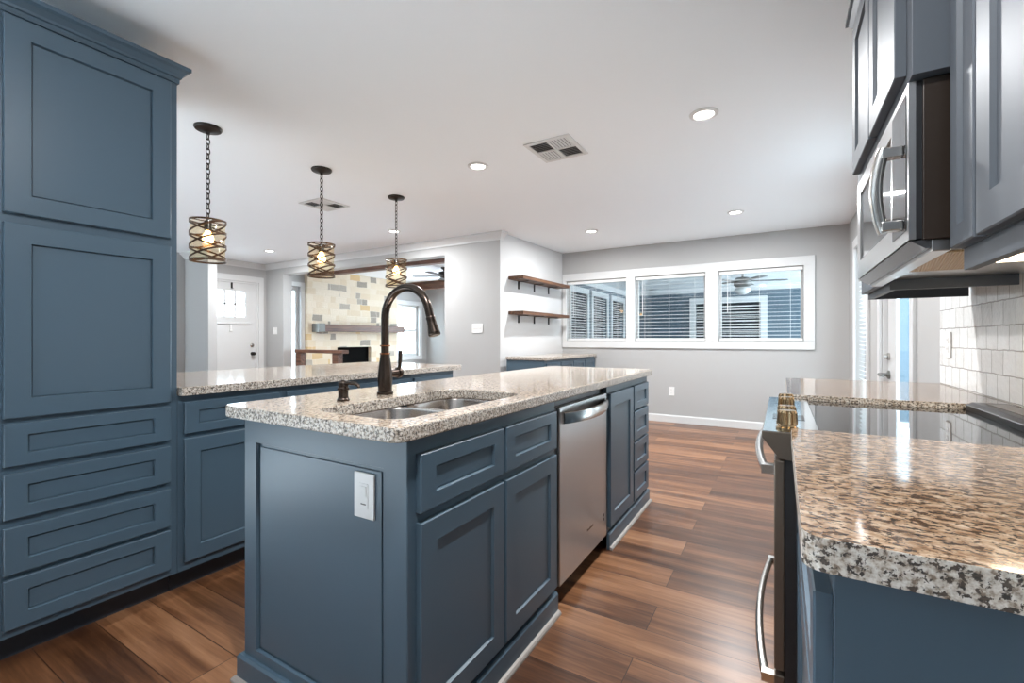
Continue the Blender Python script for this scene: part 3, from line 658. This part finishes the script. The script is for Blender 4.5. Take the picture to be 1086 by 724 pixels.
r = thing('soap_dispenser', 'short dark bronze soap dispenser pump left of the faucet', 'soap dispenser', (sx, sy, .914))
MB().lathe([(.021, .9145), (.022, .919), (.018, .923), (.0165, .93), (.0165, .95), (.0195, .953), (.0195, .958), (.016, .962), (.017, .975), (.012, .983), (.004, .986)], (sx, sy, 0), 28).build('body', M['bronze'], r, smooth=True)
MB().tube([(sx, sy, .972), (sx + .03, sy, .977), (sx + .06, sy, .976), (sx + .075, sy, .970), (sx + .078, sy, .962)], [.008, .0065, .006, .0055, .005], 12).build('spout', M['bronze'], r, smooth=True)
def plate(name, label, cat, facing, c, w, h, kind):
    """switch or outlet plate on a wall plane. c = centre on the wall"""
    r = thing(name, label, cat, c)
    x, y, z = c
    def B(a0, a1, z0, z1, d0, d1, nm, m, bev=0):
        if facing == '-Y': return box(nm, m, r, x + a0, x + a1, y - d1, y - d0, z + z0, z + z1, bev)
        if facing == '-X': return box(nm, m, r, x - d1, x - d0, y + a0, y + a1, z + z0, z + z1, bev)
        return box(nm, m, r, x + d0, x + d1, y + a0, y + a1, z + z0, z + z1, bev)
    B(-w / 2, w / 2, -h / 2, h / 2, .0005, .006, 'plate', M['plate'], .002)
    if kind == 'outlet':
        for s in (-1, 1):
            o = B(-.016, .016, s * .02 - .014, s * .02 + .014, .006, .008, 'socket', M['plate'], .002)
            for q in (-1, 1): B(q * .007 - .0012, q * .007 + .0012, s * .02 - .003, s * .02 + .007, .008, .0083, 'slot', M['plate_slot'])
    elif kind == 'rocker':
        B(-.017, .017, -.033, .033, .006, .0075, 'insert', M['plate'], .001); B(-.012, .012, -.002, .026, .0075, .0095, 'rocker', M['plate'], .001); B(-.010, .010, -.024, -.021, .0075, .0079, 'slot', M['plate_slot'])
    else:
        for k in range(kind):
            a = (k - (kind - 1) / 2) * .046; B(a - .005, a + .005, -.012, .012, .006, .013, 'toggle', M['plate'], .001)
    return r
plate('wall_switch', 'white decorator switch plate on the blue end panel of the island', 'switch', '-Y', (-.963, IY + .0070, .706), .076, .122, 'rocker')

# ------------------------------------------------------------------ right side: base cabinets, counters, range
r = thing('base_cabinet', 'blue base cabinet in the near right corner under the granite, side facing camera', 'cabinet', (.33, .94, 0))
MB().box(.050, .628, .622, 1.262, .10, .8755).build('body', M['blue'], r, .001)
MB().box(.125, .628, .624, 1.26, 0, .0995).build('toe_kick', M['blue_shaded'], r)
shaker('drawer', r, '-X', .630, 1.255, .690, .835, .050, .05); shaker('door', r, '-X', .630, 1.255, .13, .675, .050, .06)
slab('countertop', 'granite countertop in the near right corner, in front of the range', rrect(.019, .648, .585, 1.2675, [.001, .003, .022, .003]), .8765, .914, M['granite_run'], (.3, .9, .8765))
r = thing('base_cabinet', 'blue base cabinet beyond the range, by the glazed side door', 'cabinet', (.33, 2.46, 0))
MB().box(.050, .628, 2.04, 2.88, .10, .8755).build('body', M['blue'], r, .001)
MB().box(.125, .628, 2.042, 2.878, 0, .0995).build('toe_kick', M['blue_shaded'], r)
shaker('drawer', r, '-X', 2.05, 2.87, .690, .835, .050, .05); shaker('door', r, '-X', 2.05, 2.455, .13, .675, .050, .06); shaker('door', r, '-X', 2.465, 2.87, .13, .675, .050, .06)
slab('countertop', 'granite countertop beyond the range, under the tiled wall end', rrect(.019, .648, 2.0365, 2.91, [.003, .04, .003, .001]), .8765, .914, M['granite_run'], (.3, 2.5, .8765))
o = MB().box(.649, .6595, -.6, 2.905, .88, 1.45).build('backsplash', M['tile']); struct(o); o.name = 'trim_4'
# range
r = thing('range', 'slide-in stainless steel range with a black glass cooktop and front knobs', 'stove', (.3, 1.65, 0))
Y0, Y1 = 1.272, 2.032
MB().box(.030, .640, Y0, Y1, .06, .8895).build('body', M['black'], r, .002)
MB().box(.07, .62, Y0 + .02, Y1 - .02, 0, .0595).build('foot_base', M['black'], r)
MB().box(.080, .514, Y0 - .002, Y1 + .002, .890, .8965).build('cooktop', M['black_glass'], r, .0015)
mb = MB(); mb.prism([(-.042, .886), (-.042, .900), (.079, .9005), (.079, .8897), (.0295, .8895), (.0295, .835), (-.004, .835)], Y0, Y1, 'y'); mb.build('control_panel', M['steel_dark'], r, .0015)
def on(x): return .900 + (x + .042) * .0005 / .121
mb = MB(); mb.prism([(-.040, on(-.040) + .0004), (-.040, on(-.040) + .0016), (.078, on(.078) + .0016), (.078, on(.078) + .0004)], Y0 + .003, Y1 - .003, 'y'); mb.build('control_glass', M['panel_glass'], r)
mb = MB(); mb.prism([(-.022, on(-.022) + .0017), (-.022, on(-.022) + .0022), (.055, on(.055) + .0022), (.055, on(.055) + .0017)], 1.475, 1.575, 'y'); mb.build('display', M['black_glass'], r)
for y in (1.325, 1.42, 1.63, 1.725):
    kx = .012; kz = on(kx) + .002; mb = MB(); prof = [(.025, kz), (.025, kz + .004), (.020, kz + .007), (.019, kz + .012)]
    mb.lathe(prof, (kx, y, 0), 28); mb.build('knob_skirt', M['knob'], r, smooth=True).name = 'knob'
    kn = bpy.data.objects[[o.name for o in r.children][-1]]
    mb = MB()
    bm = mb.bm; seg = 40; rings = []
    for rad, z, fl in ((.0195, kz + .0122, .0), (.0212, kz + .014, .0014), (.0198, kz + .040, .0014), (.0175, kz + .046, .0006), (.008, kz + .047, 0)):
        rings.append([bm.verts.new((kx + (rad + fl * (1 if i % 4 < 2 else -1)) * math.cos(2 * PI * i / seg), y + (rad + fl * (1 if i % 4 < 2 else -1)) * math.sin(2 * PI * i / seg), z)) for i in range(seg)])
    for a, b in zip(rings, rings[1:]):
        for i in range(seg): bm.faces.new((a[i], a[(i + 1) % seg], b[(i + 1) % seg], b[i]))
    bm.faces.new(rings[0][::-1]); bm.faces.new(rings[-1])
    mb.build('knob_cap', M['knob'], kn, smooth=False)
MB().box(-.016, .0065, Y0 + .002, Y1 - .002, .325, .832).build('oven_door', M['steel_dark'], r, .003)
box('door_window', M['black_glass'], r, -.0168, -.0161, Y0 + .12, Y1 - .12, .42, .70)
MB().box(.0066, .0295, Y0 + .006, Y1 - .006, .10, .834).build('door_gasket', M['black'], r)
MB().box(-.016, .0065, Y0 + .002, Y1 - .002, .105, .312).build('drawer', M['steel_dark'], r, .003)
def bar_handle(par, z, y0, y1, xb, out, nm='handle'):
    mb = MB(); N = 24; P = []
    for i in range(N + 1):
        s = i / N; P.append((xb - .018 - out * math.sin(PI * s) ** .8, y0 + (y1 - y0) * s, z))
    mb.tube(P, .0105, 14); 
    for y in (y0 + .004, y1 - .004): mb.box(xb - .028, xb - .0002, y - .012, y + .012, z - .011, z + .011)
    return mb.build(nm, M['steel_handle'], par, smooth=True)
bar_handle(r, .802, Y0 + .03, Y1 - .03, -.016, .026); bar_handle(r, .285, Y0 + .03, Y1 - .03, -.016, .026)
mb = MB(); mb.prism([(.515, .8898), (.515, .912), (.530, .921), (.612, .921), (.628, .912), (.628, .8898)], Y0 + .004, Y1 - .004, 'y'); mb.build('rear_trim', M['black'], r, .002)
MB().box(.55, .60, Y0 + .05, Y1 - .05, .9211, .9235).build('vent_grille', M['steel_dark'], r)

# upper cabinets
KU = lambda zb: [(0, zb), (.006, zb), (.008, zb + .012), (.026, zb + .036), (.034, zb + .040), (.034, zb + .055), (0, zb + .055)]
r = thing('wall_cabinet', 'blue wall cabinet at the near right edge, with a narrow door beside the microwave', 'cabinet', (.48, .85, 1.30))
MB().box(.310, .646, .30, 1.243, 1.305, 2.25).build('body', M['blue_greyed'], r, .001)
shaker('door', r, '-X', 1.108, 1.236, 1.306, 2.22, .310, .040, m=M['blue_greyed']); shaker('door', r, '-X', .62, 1.096, 1.306, 2.22, .310, .062, m=M['blue_greyed']); shaker('door', r, '-X', .31, .61, 1.306, 2.22, .310, .062, m=M['blue_greyed'])
mb = MB(); mb.box(.312, .330, .30, 1.238, 1.262, 1.3045).build('light_rail', M['blue_greyed'], r, .001)
MB().sweep([(.310, .30), (.310, 1.243)], KU(2.2505), -1).build('crown_moulding', M['blue_greyed'], r)
r = thing('wall_cabinet', 'deep blue wall cabinet with two doors right above the microwave', 'cabinet', (.44, 1.64, 1.67))
MB().box(.235, .646, 1.247, 2.0285, 1.678, 2.225).build('body', M['blue_greyed'], r, .001)
shaker('door', r, '-X', 1.295, 1.636, 1.700, 2.205, .235, .062, .021, m=M['blue_greyed']); shaker('door', r, '-X', 1.646, 1.985, 1.700, 2.205, .235, .062, .021, m=M['blue_greyed'])
MB().sweep([(.235, 1.247), (.235, 2.0285), (.646, 2.0285)], KU(2.2255), -1).build('crown_moulding', M['blue_greyed'], r)
r = thing('wall_cabinet', 'blue wall cabinet beyond the microwave, hanging lower than it', 'cabinet', (.46, 2.27, 1.30))
MB().box(.322, .646, 2.032, 2.50, 1.345, 2.125).build('body', M['blue_greyed'], r, .001)
shaker('door', r, '-X', 2.045, 2.49, 1.318, 2.11, .322, .062, .022, m=M['blue_greyed'])
mb = MB(); mb.box(.324, .640, 2.033, 2.051, 1.296, 1.3445).box(.324, .342, 2.051, 2.496, 1.296, 1.3445).box(.342, .640, 2.480, 2.496, 1.296, 1.3445); mb.build('light_rail', M['blue_greyed'], r)
MB().sweep([(.322, 2.033), (.322, 2.50), (.646, 2.50)], KU(2.1255), -1).build('crown_moulding', M['blue_greyed'], r)
# microwave
r = thing('microwave', 'over-the-range stainless steel microwave with a curved vertical handle', 'microwave', (.44, 1.65, 1.33))
mY0, mY1 = 1.2665, 2.0265
MB().box(.256, .640, mY0, mY1, 1.335, 1.674).build('body', M['bronze_case'], r, .002)
MB().box(.2455, .2555, mY0 + .002, mY1 - .002, 1.338, 1.671).build('door_gasket', M['black'], r)
mb = MB(); wall_holes(mb, 'x', .233, .245, mY0, mY1, 1.337, 1.672, [(1.45, 1.96, 1.395, 1.625)]); mb.build('door', M['steel'], r)
box('door_glass', M['micro_glass'], r, .2375, .2415, 1.451, 1.959, 1.396, 1.624)
box('control_panel', M['micro_glass'], r, .2315, .2328, 1.285, 1.425, 1.36, 1.655)
mb = MB(); P = []
for i in range(17):
    s = i / 16; P.append((.200 - .015 * math.sin(PI * s) ** .8, 1.318, 1.365 + .19 * s))
mb.tube(P, .0125, 14); mb.build('handle', M['steel_handle'], r, smooth=True)
for z in (1.378, 1.542): box('handle_mount', M['steel_handle'], r, .193, .2312, 1.304, 1.332, z - .011, z + .011, .002)
mb = MB(); mb.prism([(.236, 1.3345), (.262, 1.316), (.270, 1.316), (.270, 1.3345)], mY0 + .004, mY1 - .004, 'y'); mb.build('vent_strip', M['micro_glass'], r)
MB().box(.2705, .3015, mY0 + .004, mY1 - .004, 1.309, 1.3345).build('vent_lip', M['steel'], r, .002)
box('bottom_plate', M['steel'], r, .302, .636, mY0 + .004, mY1 - .004, 1.3302, 1.3345)
box('grease_filter', M['filter'], r, .325, .455, 1.42, 1.78, 1.3255, 1.3297); box('filter_frame', M['steel'], r, .312, .462, 1.41, 1.79, 1.3298, 1.3301)
box('cooktop_lamp', M['strip'], r, .485, .555, 1.57, 1.68, 1.3262, 1.3301)['label'] = 'glowing warm lamp lens'
ld = bpy.data.lights.new('cooktop_light', 'AREA'); ld.shape = 'RECTANGLE'; ld.size = .09; ld.size_y = .14; ld.energy = .8; ld.color = (1, .82, .60)
lo = bpy.data.objects.new('cooktop_light', ld); COL.objects.link(lo); lo.parent = r; lo.location = Vector((.52, 1.62, 1.3250)) - r.location

# ------------------------------------------------------------------ shelves, bar cabinet
for z, lab in ((1.875, 'upper dark wooden floating shelf on the white wall'), (1.435, 'lower dark wooden floating shelf on the white wall')):
    def wx(y): return -2.965 + .07 * (y - WY) / (FY - WY) + .0015
    r = thing('wall_shelf', lab, 'shelf', (-2.85, 5.5, z), 'wooden wall shelves')
    MB().prism([(wx(4.90), 4.90), (-2.74, 4.90), (-2.70, 6.22), (wx(6.22), 6.22)], z, z + .042, 'z').build('board', M['wood_shelf'], r, .003)
    for y in (5.14, 5.54, 5.95):
        mb = MB(); w0 = wx(y) + .001; mb.box(w0, w0 + .006, y - .016, y + .016, z - .10, z - .001).box(w0 + .006, w0 + .15, y - .016, y + .016, z - .007, z - .001); mb.build('bracket', M['shelf_metal'], r)
r = thing('bar_cabinet', 'low blue cabinet with small doors under the wooden wall shelves', 'cabinet', (-2.6, 5.5, 0))
MB().box(-2.885, -2.37, WY + .02, 6.375, .10, .8755).build('body', M['blue'], r, .001)
MB().box(-2.885, -2.44, WY + .025, 6.37, 0, .0995).build('toe_kick', M['blue_shaded'], r)
n = 4
for k in range(n):
    a = WY + .05 + k * .40; shaker('drawer', r, '+X', a, a + .385, .70, .84, -2.37, .05); shaker('door', r, '+X', a, a + .385, .13, .685, -2.37, .06)
slab('countertop', 'short granite countertop on the low cabinet under the wall shelves', rrect(-2.888, -2.335, WY, 6.377, .004), .8765, .914, M['granite'], (-2.6, 5.5, .8765))

# ------------------------------------------------------------------ plates
plate('wall_outlet', 'white outlet low on the grey far wall beyond the island', 'outlet', '-Y', (-1.28, FY, .42), .072, .118, 'outlet')
plate('wall_switch', 'wide white three-gang switch plate right of the living room opening', 'switch', '-Y', (-3.30, WY - .004, 1.262), .165, .118, 3)
plate('wall_switch', 'small white switch plate beside the white front door', 'switch', '-Y', (-7.59, WY, 1.27), .115, .118, 2)
plate('wall_outlet', 'white outlet on the white tiled wall beyond the range', 'outlet', '-X', (.649, 2.765, 1.10), .072, .118, 'outlet')

# ------------------------------------------------------------------ pendants (built at the origin: canopy at z=0)
def pendant():
    r = thing('pendant_light', '', 'pendant lamp', (0, 0, 0))
    MB().lathe([(.075, -.0005), (.076, -.008), (.070, -.017), (.03, -.024), (.012, -.03), (.010, -.045)], seg=36).build('canopy', M['iron'], r, smooth=True)
    mb = MB(); n = 17; zt, zb = -.042, -.565; L = (zt - zb) / n
    for k in range(n):
        zc = zt - (k + .5) * L; P = []
        for i in range(14):
            a = 2 * PI * i / 14; u, v = .0105 * math.cos(a), (L * .5 + .0045) * math.sin(a)
            P.append((u, 0, zc + v) if k % 2 == 0 else (0, u, zc + v))
        mb.tube(P, .0031, 6, closed=True)
    mb.build('chain', M['iron'], r, smooth=True)
    zt, zb, R = -.578, -.832, .097
    mb = MB(); bm = mb.bm
    def band(fn, h=.0055, th=.002, seg=72):
        rings = []
        for i in range(seg):
            a = 2 * PI * i / seg; z = fn(a); c, s_ = math.cos(a), math.sin(a)
            rings.append([bm.verts.new((q * c, q * s_, z + dz)) for q, dz in ((R - th, -h), (R + th, -h), (R + th, h), (R - th, h))])
        for i in range(seg):
            A, B = rings[i], rings[(i + 1) % seg]
            for k in range(4): bm.faces.new((A[k], A[(k + 1) % 4], B[(k + 1) % 4], B[k]))
    band(lambda a: zt - .005); band(lambda a: zb + .005)
    va = math.radians(30)
    for zc, am in ((-.622, .040), (-.702, .042), (-.780, .040)):
        for sg in (1, -1): band(lambda a, zc=zc, am=am, sg=sg: zc + sg * am * math.cos(a - va - (.25 if sg > 0 else -.2)))
    mb.box(-R, R, -.004, .004, zt - .008, zt - .003).box(-.004, .004, -R, R, zt - .008, zt - .003)
    mb.build('cage_shade', M['rust_iron'], r)
    mb = MB(); mb.lathe([(R - .006, zt - .012), (R - .006, zb + .012), (R - .008, zb + .012), (R - .008, zt - .012), (R - .006, zt - .012)], seg=40, caps=False); mb.build('glass_cylinder', M['amber'], r, smooth=True)
    MB().lathe([(.006, -.560), (.010, -.575), (.021, -.58), (.021, -.635), (.017, -.64)], seg=24).build('socket', M['iron'], r, smooth=True)
    MB().lathe([(.013, -.6405), (.015, -.652), (.026, -.668), (.031, -.688), (.028, -.706), (.017, -.718), (.004, -.722)], seg=24).build('bulb', M['bulb'], r, smooth=True)
    ld = bpy.data.lights.new('bulb_lamp', 'POINT'); ld.energy = BULB_W; ld.color = (1, .72, .42); ld.shadow_soft_size = .033
    lo = bpy.data.objects.new('bulb_lamp', ld); COL.objects.link(lo); lo.parent = r; lo.location = (0, 0, -.688)
    return r
p = pendant()
for i, (y, lab) in enumerate(((1.467, 'caged pendant lamp on a chain nearest to the tall pantry'), (2.276, 'middle caged pendant lamp of three over the peninsula'), (3.069, 'farthest caged pendant lamp, hanging just above the faucet arch'))):
    o = p if i == 0 else copy_tree(p)
    o.location = (-3.06, y, CZ); prop(o, lab, 'pendant lamp', 'caged pendants over the peninsula')
